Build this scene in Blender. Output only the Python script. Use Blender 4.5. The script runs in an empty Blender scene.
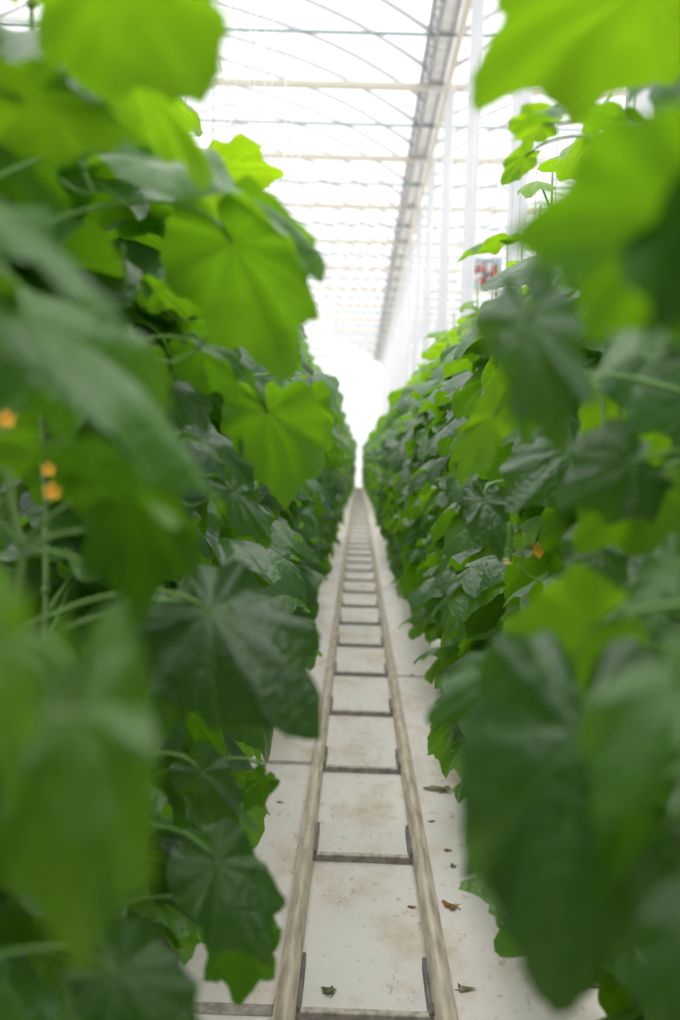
import bpy, math, random
from mathutils import Vector, Matrix, noise
R = random.Random(7)
C = bpy.context.scene.collection
PI = math.pi
rad = math.radians

# ------------------------------------------------------------------ camera
H = 1.6
F = 992.0
VPX, VPY = 358.0, 458.0
ROLL = rad(1.8)
W, HT = 680, 1020
cr, sr = math.cos(ROLL), math.sin(ROLL)
du = (VPX - W/2)*cr + (VPY - HT/2)*sr
dv = -(VPX - W/2)*sr + (VPY - HT/2)*cr
YAW = math.atan(du / F)
PITCH = math.atan(dv / F)           # negative: aims down
CAMROT = (Matrix.Rotation(YAW, 3, 'Z') @ Matrix.Rotation(PI/2 + PITCH, 3, 'X') @ Matrix.Rotation(ROLL, 3, 'Z'))
CAMPOS = Vector((0, 0, H))
cam_d = bpy.data.cameras.new('camera')
cam = bpy.data.objects.new('camera', cam_d)
C.objects.link(cam)
cam.location = CAMPOS
cam.rotation_euler = CAMROT.to_euler()
cam_d.sensor_fit = 'VERTICAL'
cam_d.sensor_height = 36
cam_d.sensor_width = 24
cam_d.lens = F / HT * 36
cam_d.clip_start = 0.02
cam_d.clip_end = 400
cam_d.dof.use_dof = True
cam_d.dof.focus_distance = 3.2
cam_d.dof.aperture_fstop = 1.75
bpy.context.scene.camera = cam


def at(px, py, y):
    """the point of the place that the photograph shows at pixel (px, py), y metres down the path"""
    d = CAMROT @ Vector(((px - W/2)/F, -(py - HT/2)/F, -1))
    return CAMPOS + d * (y / d.y)


def seen_at(p):
    q = CAMROT.transposed() @ (Vector(p)-CAMPOS)
    return (W/2 + F*q.x/-q.z, HT/2 - F*q.y/-q.z)


def pruned(p):
    """leaves the grower took off: nothing grows in the open gaps beside the posts and the fan"""
    if p.y > 7 or p.y < .3:
        return False
    x, y = seen_at(p)
    if x < 120 and 440 < y < 600 and p.y < 1.7:
        return True
    return (455 < x < 508 and 235 < y < 312) or (555 < x < 700 and 20 < y < 112) or (180 < x < 330 and 0 < y < 130)


# ------------------------------------------------------------------ mesh helpers
class MB:
    def __init__(s):
        s.v, s.f, s.m = [], [], []
        s.co, s.vein, s.tint = [], [], []

    def add(s, vs, fs, mat=0, co=None, vein=None, tint=0.5):
        b = len(s.v)
        s.v.extend(vs)
        s.f.extend([tuple(i + b for i in f) for f in fs])
        s.m.extend([mat]*len(fs))
        n = len(vs)
        s.co.extend(co if co else [tuple(v) for v in vs])
        s.vein.extend(vein if vein else [0.0]*n)
        s.tint.extend([tint]*n)

    def tube(s, pts, r, n=8, mat=0, cap=True, tint=0.5):
        pts = [Vector(p) for p in pts]
        rs = r if isinstance(r, (list, tuple)) else [r]*len(pts)
        vs, fs = [], []
        up = None
        for i, p in enumerate(pts):
            t = (pts[min(i+1, len(pts)-1)] - pts[max(i-1, 0)]).normalized()
            if up is None:
                up = Vector((0, 0, 1)) if abs(t.z) < .9 else Vector((1, 0, 0))
            a = (up - t*up.dot(t)).normalized()
            up = a
            b = t.cross(a)
            for k in range(n):
                w = 2*PI*k/n
                vs.append(p + a*(math.cos(w)*rs[i]) + b*(math.sin(w)*rs[i]))
        for i in range(len(pts)-1):
            for k in range(n):
                fs.append((i*n+k, i*n+(k+1) % n, (i+1)*n+(k+1) % n, (i+1)*n+k))
        if cap:
            fs.append(tuple(range(n))[::-1])
            fs.append(tuple(range((len(pts)-1)*n, len(pts)*n)))
        s.add(vs, fs, mat, tint=tint)

    def box(s, c, d, mat=0, bev=0.0, rot=None):
        """bevelled box: centre c, size d"""
        hx, hy, hz = d[0]/2, d[1]/2, d[2]/2
        b = min(bev, hx*.9, hy*.9, hz*.9)
        c = Vector(c)
        vs, fs = [], []
        if b <= 0:
            for x in (-hx, hx):
                for y in (-hy, hy):
                    for z in (-hz, hz):
                        vs.append(Vector((x, y, z)))
            fs = [(0, 1, 3, 2), (4, 6, 7, 5), (0, 4, 5, 1), (2, 3, 7, 6), (0, 2, 6, 4), (1, 5, 7, 3)]
        else:
            rings = []
            for z, i in ((-hz, b), (-hz+b, 0), (hz-b, 0), (hz, b)):
                ring = []
                X, Y = hx-i, hy-i
                for sx, sy in ((1, 1), (-1, 1), (-1, -1), (1, -1)):
                    e = b if i == 0 else 0.0001
                    if sx*sy > 0:
                        p1, p2 = (sx*X, sy*(Y-e)), (sx*(X-e), sy*Y)
                    else:
                        p1, p2 = (sx*(X-e), sy*Y), (sx*X, sy*(Y-e))
                    ring += [Vector((p1[0], p1[1], z)), Vector((p2[0], p2[1], z))]
                rings.append(ring)
            for r in rings:
                vs += r
            for i in range(3):
                for k in range(8):
                    fs.append((i*8+k, i*8+(k+1) % 8, (i+1)*8+(k+1) % 8, (i+1)*8+k))
            fs.append(tuple(range(8))[::-1])
            fs.append(tuple(range(24, 32)))
        if rot:
            vs = [rot @ v for v in vs]
        s.add([v + c for v in vs], fs, mat)

    def mesh(s, name, mats, smooth=True):
        me = bpy.data.meshes.new(name)
        me.from_pydata([tuple(v) for v in s.v], [], s.f)
        for m in mats:
            me.materials.append(m)
        me.polygons.foreach_set('material_index', s.m)
        me.polygons.foreach_set('use_smooth', [smooth]*len(s.f))
        a = me.attributes.new('leafco', 'FLOAT_VECTOR', 'POINT')
        a.data.foreach_set('vector', [c for p in s.co for c in p])
        a = me.attributes.new('vein', 'FLOAT', 'POINT')
        a.data.foreach_set('value', s.vein)
        a = me.attributes.new('tint', 'FLOAT', 'POINT')
        a.data.foreach_set('value', s.tint)
        me.update()
        return me


def link(name, data, parent=None, loc=(0, 0, 0), rz=0.0):
    o = bpy.data.objects.new(name, data)
    C.objects.link(o)
    o.location = loc
    o.rotation_euler = (0, 0, rz)
    if parent:
        o.parent = parent
    return o


def build(name, mb, mats, parent=None, smooth=True, loc=(0, 0, 0)):
    return link(name, mb.mesh(name, mats if isinstance(mats, list) else [mats], smooth), parent, loc)


def tag(o, label=None, cat=None, group=None, kind=None):
    if label:
        o['label'] = label
    if cat:
        o['category'] = cat
    if group:
        o['group'] = group
    if kind:
        o['kind'] = kind
    return o


def copy_tree(o, parent=None):
    c = o.copy()
    C.objects.link(c)
    c.parent = parent
    for ch in [x for x in KIDS.get(o.name, [])]:
        copy_tree(ch, c)
    return c


KIDS = {}


def kid(parent, o):
    KIDS.setdefault(parent.name, []).append(o)
    return o


# ------------------------------------------------------------------ materials
def new_mat(name):
    m = bpy.data.materials.new(name)
    m.use_nodes = True
    nt = m.node_tree
    nt.nodes.clear()
    out = nt.nodes.new('ShaderNodeOutputMaterial')
    return m, nt, out


def N(nt, kind, **kw):
    n = nt.nodes.new(kind)
    for k, v in kw.items():
        if k.startswith('i_'):
            n.inputs[k[2:].replace('_', ' ')].default_value = v
        else:
            setattr(n, k, v)
    return n


def math_n(nt, op, a, b=None, clamp=False):
    n = nt.nodes.new('ShaderNodeMath')
    n.operation = op
    n.use_clamp = clamp
    for i, x in enumerate((a, b)):
        if x is None:
            continue
        if isinstance(x, (int, float)):
            n.inputs[i].default_value = x
        else:
            nt.links.new(x, n.inputs[i])
    return n.outputs[0]


def mixc(nt, f, a, b, blend='MIX'):
    n = nt.nodes.new('ShaderNodeMix')
    n.data_type = 'RGBA'
    n.blend_type = blend
    for i, x in ((0, f), (6, a), (7, b)):
        if isinstance(x, (int, float)):
            n.inputs[i].default_value = x
        elif isinstance(x, tuple):
            n.inputs[i].default_value = (*x, 1)
        else:
            nt.links.new(x, n.inputs[i])
    return n.outputs[2]


def ramp(nt, fac, stops):
    n = nt.nodes.new('ShaderNodeValToRGB')
    el = n.color_ramp.elements
    while len(el) < len(stops):
        el.new(.5)
    for e, (p, c) in zip(el, stops):
        e.position = p
        e.color = (*c, 1) if len(c) == 3 else c
    nt.links.new(fac, n.inputs[0])
    return n.outputs[0]


def simple(name, col, rough=.6, noise_amt=.15, scale=20, metallic=0, spec=.4, dirt=None, bump=0.0, stretch=1.0):
    m, nt, out = new_mat(name)
    p = N(nt, 'ShaderNodeBsdfPrincipled')
    tc = N(nt, 'ShaderNodeTexCoord')
    nz = N(nt, 'ShaderNodeTexNoise')
    nz.inputs['Scale'].default_value = scale
    nz.inputs['Detail'].default_value = 4
    mp_ = N(nt, 'ShaderNodeMapping')
    mp_.inputs['Scale'].default_value = (1, stretch, 1)
    nt.links.new(tc.outputs['Object'], mp_.inputs['Vector'])
    nt.links.new(mp_.outputs[0], nz.inputs['Vector'])
    dark = tuple(c*(1-noise_amt) for c in col) if dirt is None else dirt
    c = ramp(nt, nz.outputs[0], [(.35, dark), (.6, col)])
    nt.links.new(c, p.inputs['Base Color'])
    p.inputs['Roughness'].default_value = rough
    p.inputs['Metallic'].default_value = metallic
    p.inputs['Specular IOR Level'].default_value = spec
    if bump:
        b = N(nt, 'ShaderNodeBump')
        b.inputs['Strength'].default_value = bump
        b.inputs['Distance'].default_value = .01
        nt.links.new(nz.outputs[0], b.inputs['Height'])
        nt.links.new(b.outputs[0], p.inputs['Normal'])
    nt.links.new(p.outputs[0], out.inputs[0])
    return m


def leaf_material(name, top, under, glow, veincol, translucency=.42, rough=.42):
    m, nt, out = new_mat(name)
    at_co = N(nt, 'ShaderNodeAttribute', attribute_name='leafco')
    at_v = N(nt, 'ShaderNodeAttribute', attribute_name='vein')
    at_t = N(nt, 'ShaderNodeAttribute', attribute_name='tint')
    oi = N(nt, 'ShaderNodeObjectInfo')
    geo = N(nt, 'ShaderNodeNewGeometry')
    # leaves differ: darker old, yellower young; on near ones tint also paints sheen
    r = math_n(nt, 'ADD', at_t.outputs['Fac'], math_n(nt, 'MULTIPLY', math_n(nt, 'SUBTRACT', oi.outputs['Random'], .5), .35), True)
    nz = N(nt, 'ShaderNodeTexNoise')
    nz.inputs['Scale'].default_value = 7
    nz.inputs['Detail'].default_value = 4
    nt.links.new(at_co.outputs['Vector'], nz.inputs['Vector'])
    dk = tuple(c*.55 for c in top)
    lt = (top[0]*2.3, top[1]*1.75, top[2]*.9)
    base = ramp(nt, r, [(0.0, dk), (.5, top), (1.0, lt)])
    base = mixc(nt, math_n(nt, 'MULTIPLY', nz.outputs[0], .5), base, tuple(c*.6 for c in top))
    udk = tuple(c*.75 for c in under)
    ult = tuple(min(1, c*1.3) for c in under)
    ub = ramp(nt, r, [(0.0, udk), (.5, under), (1.0, ult)])
    col = mixc(nt, geo.outputs['Backfacing'], base, ub)
    col = mixc(nt, math_n(nt, 'MULTIPLY', at_v.outputs['Fac'], .35), col, veincol)
    gl = ramp(nt, r, [(0.0, tuple(c*.6 for c in glow)), (.5, glow), (1.0, (glow[0]*1.6, glow[1]*1.3, glow[2]))])
    gl = mixc(nt, math_n(nt, 'MULTIPLY', at_v.outputs['Fac'], .5), gl, tuple(c*.55 for c in glow))
    gl = mixc(nt, math_n(nt, 'MULTIPLY', nz.outputs[0], .45), gl, tuple(c*.6 for c in glow))
    # crinkled surface
    vor = N(nt, 'ShaderNodeTexVoronoi')
    vor.inputs['Scale'].default_value = 15
    nt.links.new(at_co.outputs['Vector'], vor.inputs['Vector'])
    n2 = N(nt, 'ShaderNodeTexNoise')
    n2.inputs['Scale'].default_value = 60
    nt.links.new(at_co.outputs['Vector'], n2.inputs['Vector'])
    hgt = math_n(nt, 'ADD', math_n(nt, 'MULTIPLY', vor.outputs['Distance'], -1.0), math_n(nt, 'MULTIPLY', n2.outputs[0], .25))
    hgt = math_n(nt, 'SUBTRACT', hgt, math_n(nt, 'MULTIPLY', at_v.outputs['Fac'], .5))
    b = N(nt, 'ShaderNodeBump')
    b.inputs['Strength'].default_value = .5
    b.inputs['Distance'].default_value = .005
    nt.links.new(hgt, b.inputs['Height'])
    p = N(nt, 'ShaderNodeBsdfPrincipled')
    nt.links.new(col, p.inputs['Base Color'])
    p.inputs['Roughness'].default_value = rough
    nt.links.new(math_n(nt, 'SUBTRACT', .5, math_n(nt, 'MULTIPLY', geo.outputs['Backfacing'], .4)), p.inputs['Specular IOR Level'])
    nt.links.new(math_n(nt, 'SUBTRACT', .5, math_n(nt, 'MULTIPLY', geo.outputs['Backfacing'], .48)), p.inputs['Coat Weight'])
    p.inputs['IOR'].default_value = 1.5
    p.inputs['Coat Weight'].default_value = .34
    p.inputs['Coat Roughness'].default_value = .27
    p.inputs['Coat IOR'].default_value = 1.4
    nt.links.new(b.outputs[0], p.inputs['Coat Normal'])
    p.inputs['Sheen Weight'].default_value = .04
    p.inputs['Sheen Roughness'].default_value = .4
    nt.links.new(b.outputs[0], p.inputs['Normal'])
    t = N(nt, 'ShaderNodeBsdfTranslucent')
    nt.links.new(gl, t.inputs['Color'])
    mx = N(nt, 'ShaderNodeMixShader')
    mx.inputs[0].default_value = translucency
    nt.links.new(p.outputs[0], mx.inputs[1])
    nt.links.new(t.outputs[0], mx.inputs[2])
    nt.links.new(mx.outputs[0], out.inputs[0])
    return m


M = {}
M['leaf'] = leaf_material('cucumber leaf', (.025, .090, .020), (.065, .17, .025), (.23, .54, .008), (.13, .24, .08), .38, .4)
M['young'] = leaf_material('young cucumber leaf', (.075, .19, .022), (.12, .27, .03), (.33, .64, .010), (.22, .36, .10), .48, .4)
M['petiole'] = simple('petiole', (.19, .34, .085), .5, .2, 30)
M['stem'] = simple('stem', (.20, .30, .09), .6, .35, 18)
M['fruit'] = simple('cucumber skin', (.16, .32, .07), .45, .3, 40, bump=.4)
M['petal'] = simple('petal', (.85, .42, .03), .6, .2, 30)
M['wilt'] = simple('wilted petal', (.75, .55, .25), .7, .3, 30)
M['string'] = simple('white twine', (.75, .76, .74), .7, .1)
M['dry'] = simple('dry leaf', (.24, .25, .12), .85, .5, 25, dirt=(.10, .085, .04), bump=.5)
M['rust_leaf'] = simple('brown leaf', (.34, .17, .055), .85, .5, 25, dirt=(.13, .07, .03), bump=.5)
M['pipe'] = simple('painted pipe', (.60, .50, .40), .36, .35, 45, dirt=(.37, .29, .22), bump=.1, stretch=.12, spec=.6)
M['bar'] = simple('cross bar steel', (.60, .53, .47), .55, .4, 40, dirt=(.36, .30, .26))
M['bar_shaded'] = simple('cross bar shaded face', (.30, .265, .24), .6, .4, 40, dirt=(.17, .15, .13))  # bar colour darkened to paint in the shade below its top
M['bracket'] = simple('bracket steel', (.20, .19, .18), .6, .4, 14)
M['white_steel'] = simple('white painted steel', (.60, .61, .635), .45, .05, 3)
M['cream_steel'] = simple('cream beam', (.52, .50, .42), .5, .08, 3)
M['blue_steel'] = simple('galvanised tube', (.22, .28, .29), .45, .15, 6)
M['seam'] = simple('seam', (.42, .37, .33), .8, .4, 30)
M['arch'] = simple('roof bar', (.50, .49, .52), .5, .05, 3)
M['alu'] = simple('aluminium gutter', (.82, .83, .84), .4, .2, 5)
M['dark_alu'] = simple('weathered profile', (.34, .35, .36), .5, .3, 5)
M['gutter'] = simple('growing gutter', (.62, .61, .58), .5, .2, 6)
M['brown'] = simple('brown support', (.16, .10, .075), .7, .35, 12)
M['slab'] = simple('dark substrate', (.05, .04, .035), .9, .5, 30)
M['red'] = simple('red fan blade', (.55, .07, .05), .4, .1)
M['fan_white'] = simple('fan white', (.8, .78, .78), .5, .1)
M['fan_frame'] = simple('fan casing', (.30, .36, .40), .5, .1)
M['black'] = simple('black steel', (.03, .03, .035), .5, .2)

# white woven ground cover: stains, threads, creases
m, nt, out = new_mat('white ground cover')
tc = N(nt, 'ShaderNodeTexCoord')
p = N(nt, 'ShaderNodeBsdfPrincipled')
nA = N(nt, 'ShaderNodeTexNoise'); nA.inputs['Scale'].default_value = 3.2; nA.inputs['Detail'].default_value = 8; nA.inputs['Roughness'].default_value = .7
nB = N(nt, 'ShaderNodeTexNoise'); nB.inputs['Scale'].default_value = 22; nB.inputs['Detail'].default_value = 6; nB.inputs['Roughness'].default_value = .7
nC = N(nt, 'ShaderNodeTexNoise'); nC.inputs['Scale'].default_value = 1.1; nC.inputs['Detail'].default_value = 3
mp = N(nt, 'ShaderNodeMapping'); mp.inputs['Scale'].default_value = (1.0, .55, 1)
nt.links.new(tc.outputs['Object'], mp.inputs['Vector'])
for n in (nA, nB, nC):
    nt.links.new(mp.outputs[0], n.inputs['Vector'])
wv = N(nt, 'ShaderNodeTexWave'); wv.bands_direction = 'Y'; wv.inputs['Scale'].default_value = 30; wv.inputs['Distortion'].default_value = 1.5; wv.inputs['Detail'].default_value = 2
nt.links.new(tc.outputs['Object'], wv.inputs['Vector'])
col = ramp(nt, nC.outputs[0], [(.3, (.74, .68, .65)), (.7, (.84, .785, .755))])
col = mixc(nt, math_n(nt, 'MULTIPLY', wv.outputs['Fac'], .13), col, (.52, .49, .46))
st = ramp(nt, nA.outputs[0], [(.50, (0, 0, 0)), (.70, (1, 1, 1))])
col = mixc(nt, math_n(nt, 'MULTIPLY', st, .75), col, (.53, .38, .22))
sp = ramp(nt, nB.outputs[0], [(.585, (0, 0, 0)), (.66, (1, 1, 1))])
col = mixc(nt, math_n(nt, 'MULTIPLY', sp, .5), col, (.30, .20, .12))
nt.links.new(col, p.inputs['Base Color'])
p.inputs['Roughness'].default_value = .55
p.inputs['Specular IOR Level'].default_value = .3
b = N(nt, 'ShaderNodeBump'); b.inputs['Strength'].default_value = .35; b.inputs['Distance'].default_value = .02
nt.links.new(math_n(nt, 'ADD', nA.outputs[0], math_n(nt, 'MULTIPLY', wv.outputs['Fac'], .08)), b.inputs['Height'])
nt.links.new(b.outputs[0], p.inputs['Normal'])
nt.links.new(p.outputs[0], out.inputs[0])
M['cover'] = m

# clear greenhouse film: lets the sky through, a little milky
m, nt, out = new_mat('greenhouse film')
tr = N(nt, 'ShaderNodeBsdfTransparent'); tr.inputs['Color'].default_value = (.97, .98, .98, 1)
tl = N(nt, 'ShaderNodeBsdfTranslucent'); tl.inputs['Color'].default_value = (.9, .92, .93, 1)
gl = N(nt, 'ShaderNodeBsdfGlossy'); gl.inputs['Roughness'].default_value = .15
m1 = N(nt, 'ShaderNodeMixShader'); m1.inputs[0].default_value = .06
nt.links.new(tr.outputs[0], m1.inputs[1]); nt.links.new(tl.outputs[0], m1.inputs[2])
m2 = N(nt, 'ShaderNodeMixShader'); m2.inputs[0].default_value = .04
nt.links.new(m1.outputs[0], m2.inputs[1]); nt.links.new(gl.outputs[0], m2.inputs[2])
nt.links.new(m2.outputs[0], out.inputs[0])
M['film'] = m

# ------------------------------------------------------------------ the sky
wd = bpy.data.worlds.new('overcast sky')
bpy.context.scene.world = wd
wd.use_nodes = True
nt = wd.node_tree
nt.nodes.clear()
wo = nt.nodes.new('ShaderNodeOutputWorld')
bg = nt.nodes.new('ShaderNodeBackground')
tc = nt.nodes.new('ShaderNodeTexCoord')
sx = nt.nodes.new('ShaderNodeSeparateXYZ')
nt.links.new(tc.outputs['Generated'], sx.inputs[0])
c = ramp(nt, sx.outputs[2], [(0.0, (.26, .262, .268)), (.42, (.325, .325, .328)), (1.0, (1.0, 1.0, 1.0))])
nt.links.new(c, bg.inputs[0])
bg.inputs[1].default_value = 4.6
nt.links.new(bg.outputs[0], wo.inputs[0])

# ------------------------------------------------------------------ the greenhouse shell
Y0, Y1 = -6.0, 60.0
SEAM_A, SEAM_B = 2.76, 7.25
TX = 0.07                      # middle of the track


def struct(o, label=None, cat=None, group=None):
    return tag(o, label, cat, group, 'structure')


mb = MB()
nx, ny = 36, 132
vs, fs = [], []
for j in range(ny+1):
    for i in range(nx+1):
        x = -16 + 32*i/nx
        y = Y0 + (Y1-Y0)*j/ny
        vs.append(Vector((x, y, 0)))
for j in range(ny):
    for i in range(nx):
        a = j*(nx+1)+i
        fs.append((a, a+1, a+nx+2, a+nx+1))
mb.add(vs, fs)
struct(build('floor', mb, M['cover']), 'white woven ground cover with brown stains running under the track', 'floor')

for yy, xa, xb in ((SEAM_A, -3.4, TX-.20), (SEAM_B, TX+.2, 3.0), (5.08, -3.4, TX-.25), (12.3, TX+.2, 3.0), (14.6, -3.4, TX-.2)):
    sm_ = MB()
    sm_.add([Vector((xa, yy-.012, .002)), Vector((xb, yy-.012, .002)), Vector((xb, yy+.012, .004)), Vector((xa, yy+.012, .004)), Vector((xa, yy+.05, .001)), Vector((xb, yy+.05, .001))], [(0, 1, 2, 3), (3, 2, 5, 4)])
    struct(build('floor_seam', sm_, M['seam']), 'dark lapped seam across the white ground cover', 'seam', 'seams of the ground cover')

GX = [-6.95, 1.05, 8.93]       # gutter lines
GZ = H + 5.95
RISE = 1.55


def arch(x0, x1, n=16, dz=0.0):
    """gothic arch across one bay"""
    pts = []
    for i in range(n+1):
        t = i/n
        u = 1-abs(2*t-1)
        z = GZ + .05 + RISE*(1.18*u - .18*u*u*u) + .22*math.sin(PI*u)*(1-u) + dz
        pts.append(Vector((x0+(x1-x0)*t, 0, z)))
    return pts


for b_i in range(2):
    x0, x1 = GX[b_i]+.18, GX[b_i+1]-.18
    prof = arch(x0, x1, 20, .05)
    mb = MB()
    n = len(prof)
    vs = [Vector((q.x, y, q.z)) for y in (Y0, Y1) for q in prof]
    mb.add(vs, [(i, i+1, n+i+1, n+i) for i in range(n-1)])
    struct(build('ceiling', mb, M['film']),
           ['clear film roof over the bay left of the roof gutter', 'clear film roof over the bay right of the roof gutter'][b_i], 'roof')
    k = 0
    y = Y0+.3
    base = arch(x0, x1, 20)
    amb = MB(); amb.tube(base, .042, 6)
    ame = amb.mesh('roof_arch', [M['arch']])
    while y < Y1:
        o = link('roof_arch', ame, None, (0, y, 0))
        struct(o, ['slim curved roof bar left of the roof gutter', 'slim curved roof bar right of the roof gutter'][b_i], 'roof bar', 'curved roof bars of bay %s' % 'AB'[b_i])
        y += 1.25
    rb = MB(); rb.tube([(base[10].x, Y0, base[10].z-.03), (base[10].x, Y1, base[10].z-.03)], .022, 6)
    struct(build('roof_ridge', rb, M['white_steel']), ['long ridge bar above the tie beams left of the gutter', 'long ridge bar above the tie beams right of the gutter'][b_i], 'ridge')

# gutters with their profiles and the pipe that hangs beside the middle one
for gi, gx in enumerate(GX):
    g = MB()
    prof = [(-.20, .12), (-.20, .07), (-.11, -.07), (.11, -.07), (.20, .07), (.20, .12), (.185, .12), (.185, .078), (.10, -.055), (-.10, -.055), (-.185, .078), (-.185, .12)]
    n = len(prof)
    vs = [Vector((gx+a, y, GZ+z)) for y in (Y0, Y1) for a, z in prof]
    g.add(vs, [(i, (i+1) % n, n+(i+1) % n, n+i) for i in range(n)] + [tuple(range(n))[::-1], tuple(range(n, 2*n))])
    go = build('roof_gutter', g, M['alu'], smooth=False)
    struct(go, ['aluminium roof gutter along the far left bay edge', 'long aluminium roof gutter above the white posts', 'aluminium roof gutter along the far right bay edge'][gi], 'gutter')
    t = MB()
    for a, z, r in ((-.25, -.02, .032), (-.15, -.13, .028), (.06, -.10, .02)):
        t.tube([(gx+a, Y0, GZ+z), (gx+a, Y1, GZ+z)], r, 8)
    build('gutter_profile', t, M['dark_alu'], go)
    if gi == 1:
        r_ = MB()
        y = Y0 + .2
        while y < Y1:
            r_.tube([(gx-.25, y, GZ-.02), (gx-.15, y+.3, GZ-.13)], .014, 5)
            r_.tube([(gx-.15, y+.3, GZ-.13), (gx-.25, y+.6, GZ-.02)], .014, 5)
            y += .6
        lo_ = build('lattice', r_, M['dark_alu'], go)
hp = MB(); hp.tube([(GX[1]+.13, Y0, GZ-.30), (GX[1]+.13, Y1, GZ-.30)], .045, 10)
struct(build('heating_pipe', hp, M['cream_steel']), 'long cream pipe hanging under the roof gutter', 'pipe')

PY0, PSTEP = 4.6, 3.75
ks = range(-2, 15)
# posts
pm = {}
for gi, gx in enumerate(GX):
    px = gx + (.20 if gi == 1 else 0)
    for k in ks:
        y = PY0 + k*PSTEP
        if y < .5:
            continue
        if not pm:
            mbp = MB()
            mbp.box((0, 0, (GZ-.1)/2), (.15, .15, GZ-.1), bev=.012)
            pm['me'] = mbp.mesh('pillar', [M['white_steel']], False)
            mbb = MB(); mbb.box((0, 0, .01), (.26, .26, .02), bev=.004)
            for sx_ in (-1, 1):
                for sy_ in (-1, 1):
                    mbb.tube([(sx_*.1, sy_*.1, .02), (sx_*.1, sy_*.1, .04)], .012, 6)
            pm['base'] = mbb.mesh('base_plate', [M['blue_steel']], False)
            mbc = MB(); mbc.box((-.12, 0, GZ-.16), (.42, .12, .08), bev=.01)
            pm['cap'] = mbc.mesh('post_bracket', [M['white_steel']], False)
        o = link('pillar', pm['me'], None, (px, y, 0))
        if gi == 1:
            if k < 4:
                lab = ['square white steel post closest to the camera, behind the plants right of the track',
                       'second square white steel post right of the track, half behind the big leaf',
                       'third square white steel post right of the track, its top under the gutter',
                       'fourth square white steel post right of the track, between its narrower neighbours'][k]
                struct(o, lab, 'post')
            else:
                struct(o, 'far square white steel post in the line under the roof gutter', 'post', 'far posts under the gutter')
        else:
            struct(o, ['square white steel post in the line at the far left gutter', None, 'square white steel post in the line at the far right gutter'][gi], 'post', ['posts at the left gutter', None, 'posts at the right gutter'][gi])
        link('base_plate', pm['base'], o)
        if gi == 1:
            link('post_bracket', pm['cap'], o)

# tie beams: a cream one at every post line, a slim grey one between
tb = MB(); tb.box((.93, 0, 0), (15.9, .10, .11), bev=.015)
tbm = tb.mesh('tie_beam', [M['cream_steel']], False)
tt = MB(); tt.tube([(-7.0, 0, 0), (8.85, 0, 0)], .026, 8)
ttm = tt.mesh('tie_rod', [M['blue_steel']])
for k in range(0, 15):
    y = PY0 + k*PSTEP
    o = link('tie_beam', tbm, None, (0, y, GZ-.13))
    if k < 3:
        struct(o, 'cream tie beam overhead, close to the camera end of the greenhouse', 'beam', 'tie beams overhead')
    elif k < 6:
        struct(o, ['lowest-slung thick cream tie beam crossing under the roof, first below the top edge', 'second thick cream tie beam counted down from the top edge', 'third thick cream tie beam counted down from the top edge'][k-3], 'beam')
    else:
        struct(o, 'distant pale tie beam crossing the roof toward the end wall', 'beam', 'distant tie beams')
    y = PY0 + (k+.5)*PSTEP
    o = link('tie_rod', ttm, None, (0, y, GZ-.11))
    if k == 2:
        struct(o, 'slim grey steel tube crossing just under the top edge of the view', 'rod')
    else:
        struct(o, 'slim grey-green steel tube crossing between the cream tie beams', 'rod', 'slim cross tubes')
    # hanger rods from ridge to tie beam
for k in range(2, 15):
    for rx in (-3.01,):
        h = MB(); y = PY0 + k*PSTEP
        h.tube([(rx, y, GZ-.1), (rx, y, GZ+RISE)], .014, 6)
        for s_ in (-1, 1):
            h.tube([(rx, y, GZ+RISE-.05), (rx+s_*1.9, y, GZ-.08)], .014, 6)
        struct(build('truss_brace', h, M['alu']), 'thin white truss bracing between tie beam and ridge', 'brace', 'thin truss braces')

# end wall and side walls of film on a light frame
def film_wall(name, pts4, label, bars):
    w = MB(); w.add([Vector(q) for q in pts4], [(0, 1, 2, 3)])
    o = build(name, w, M['film'])
    struct(o, label, 'wall')
    fr = MB()
    for a, c_, r in bars:
        fr.tube([a, c_], r, 6)
    build('wall_frame', fr, M['white_steel'], o)


bars = [((x, Y1-.05, 0), (x, Y1-.05, GZ), .03) for x in range(-15, 16, 2)] + [((-16, Y1-.05, z), (16, Y1-.05, z), .03) for z in (1.2, 3.5, 6.0, 7.5)]
bars += [((-16, Y1-.05, .12), (16, Y1-.05, .12), .12)]
film_wall('wall_end', [(-16, Y1, 0), (16, Y1, 0), (16, Y1, GZ+2), (-16, Y1, GZ+2)], 'bright film end wall where the path ends', bars)
bars = [((-15.9, y, 0), (-15.9, y, GZ), .03) for y in range(-6, 60, 3)]
film_wall('wall_left', [(-16, Y0, 0), (-16, Y1, 0), (-16, Y1, GZ), (-16, Y0, GZ)], 'bright film side wall beyond the left rows', bars)
bars = [((15.9, y, 0), (15.9, y, GZ), .03) for y in range(-6, 60, 3)] + [((15.9, Y0, z), (15.9, Y1, z), .03) for z in (2.5, 5)]
film_wall('wall_right', [(16, Y0, 0), (16, Y1, 0), (16, Y1, GZ), (16, Y0, GZ)], 'bright film side wall beyond the right rows', bars)

# ------------------------------------------------------------------ the pipe rail track
GA = .445
track = tag(link('pipe_rail_track', None, None, (TX, 0, 0)), 'beige pipe rail trolley track with cross bars down the middle of the path', 'track')
TZ = .075
for s in (-1, 1):
    mbx = MB()
    mbx.tube([(s*GA/2, y, TZ) for y in (0.3, 8, 16, 24, 32, 40, 48, 57)], .031, 14)
    build('rail', mbx, M['pipe'], track)
SY0, SST = 2.74, 1.12
n_b = 0
sb = MB()
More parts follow.
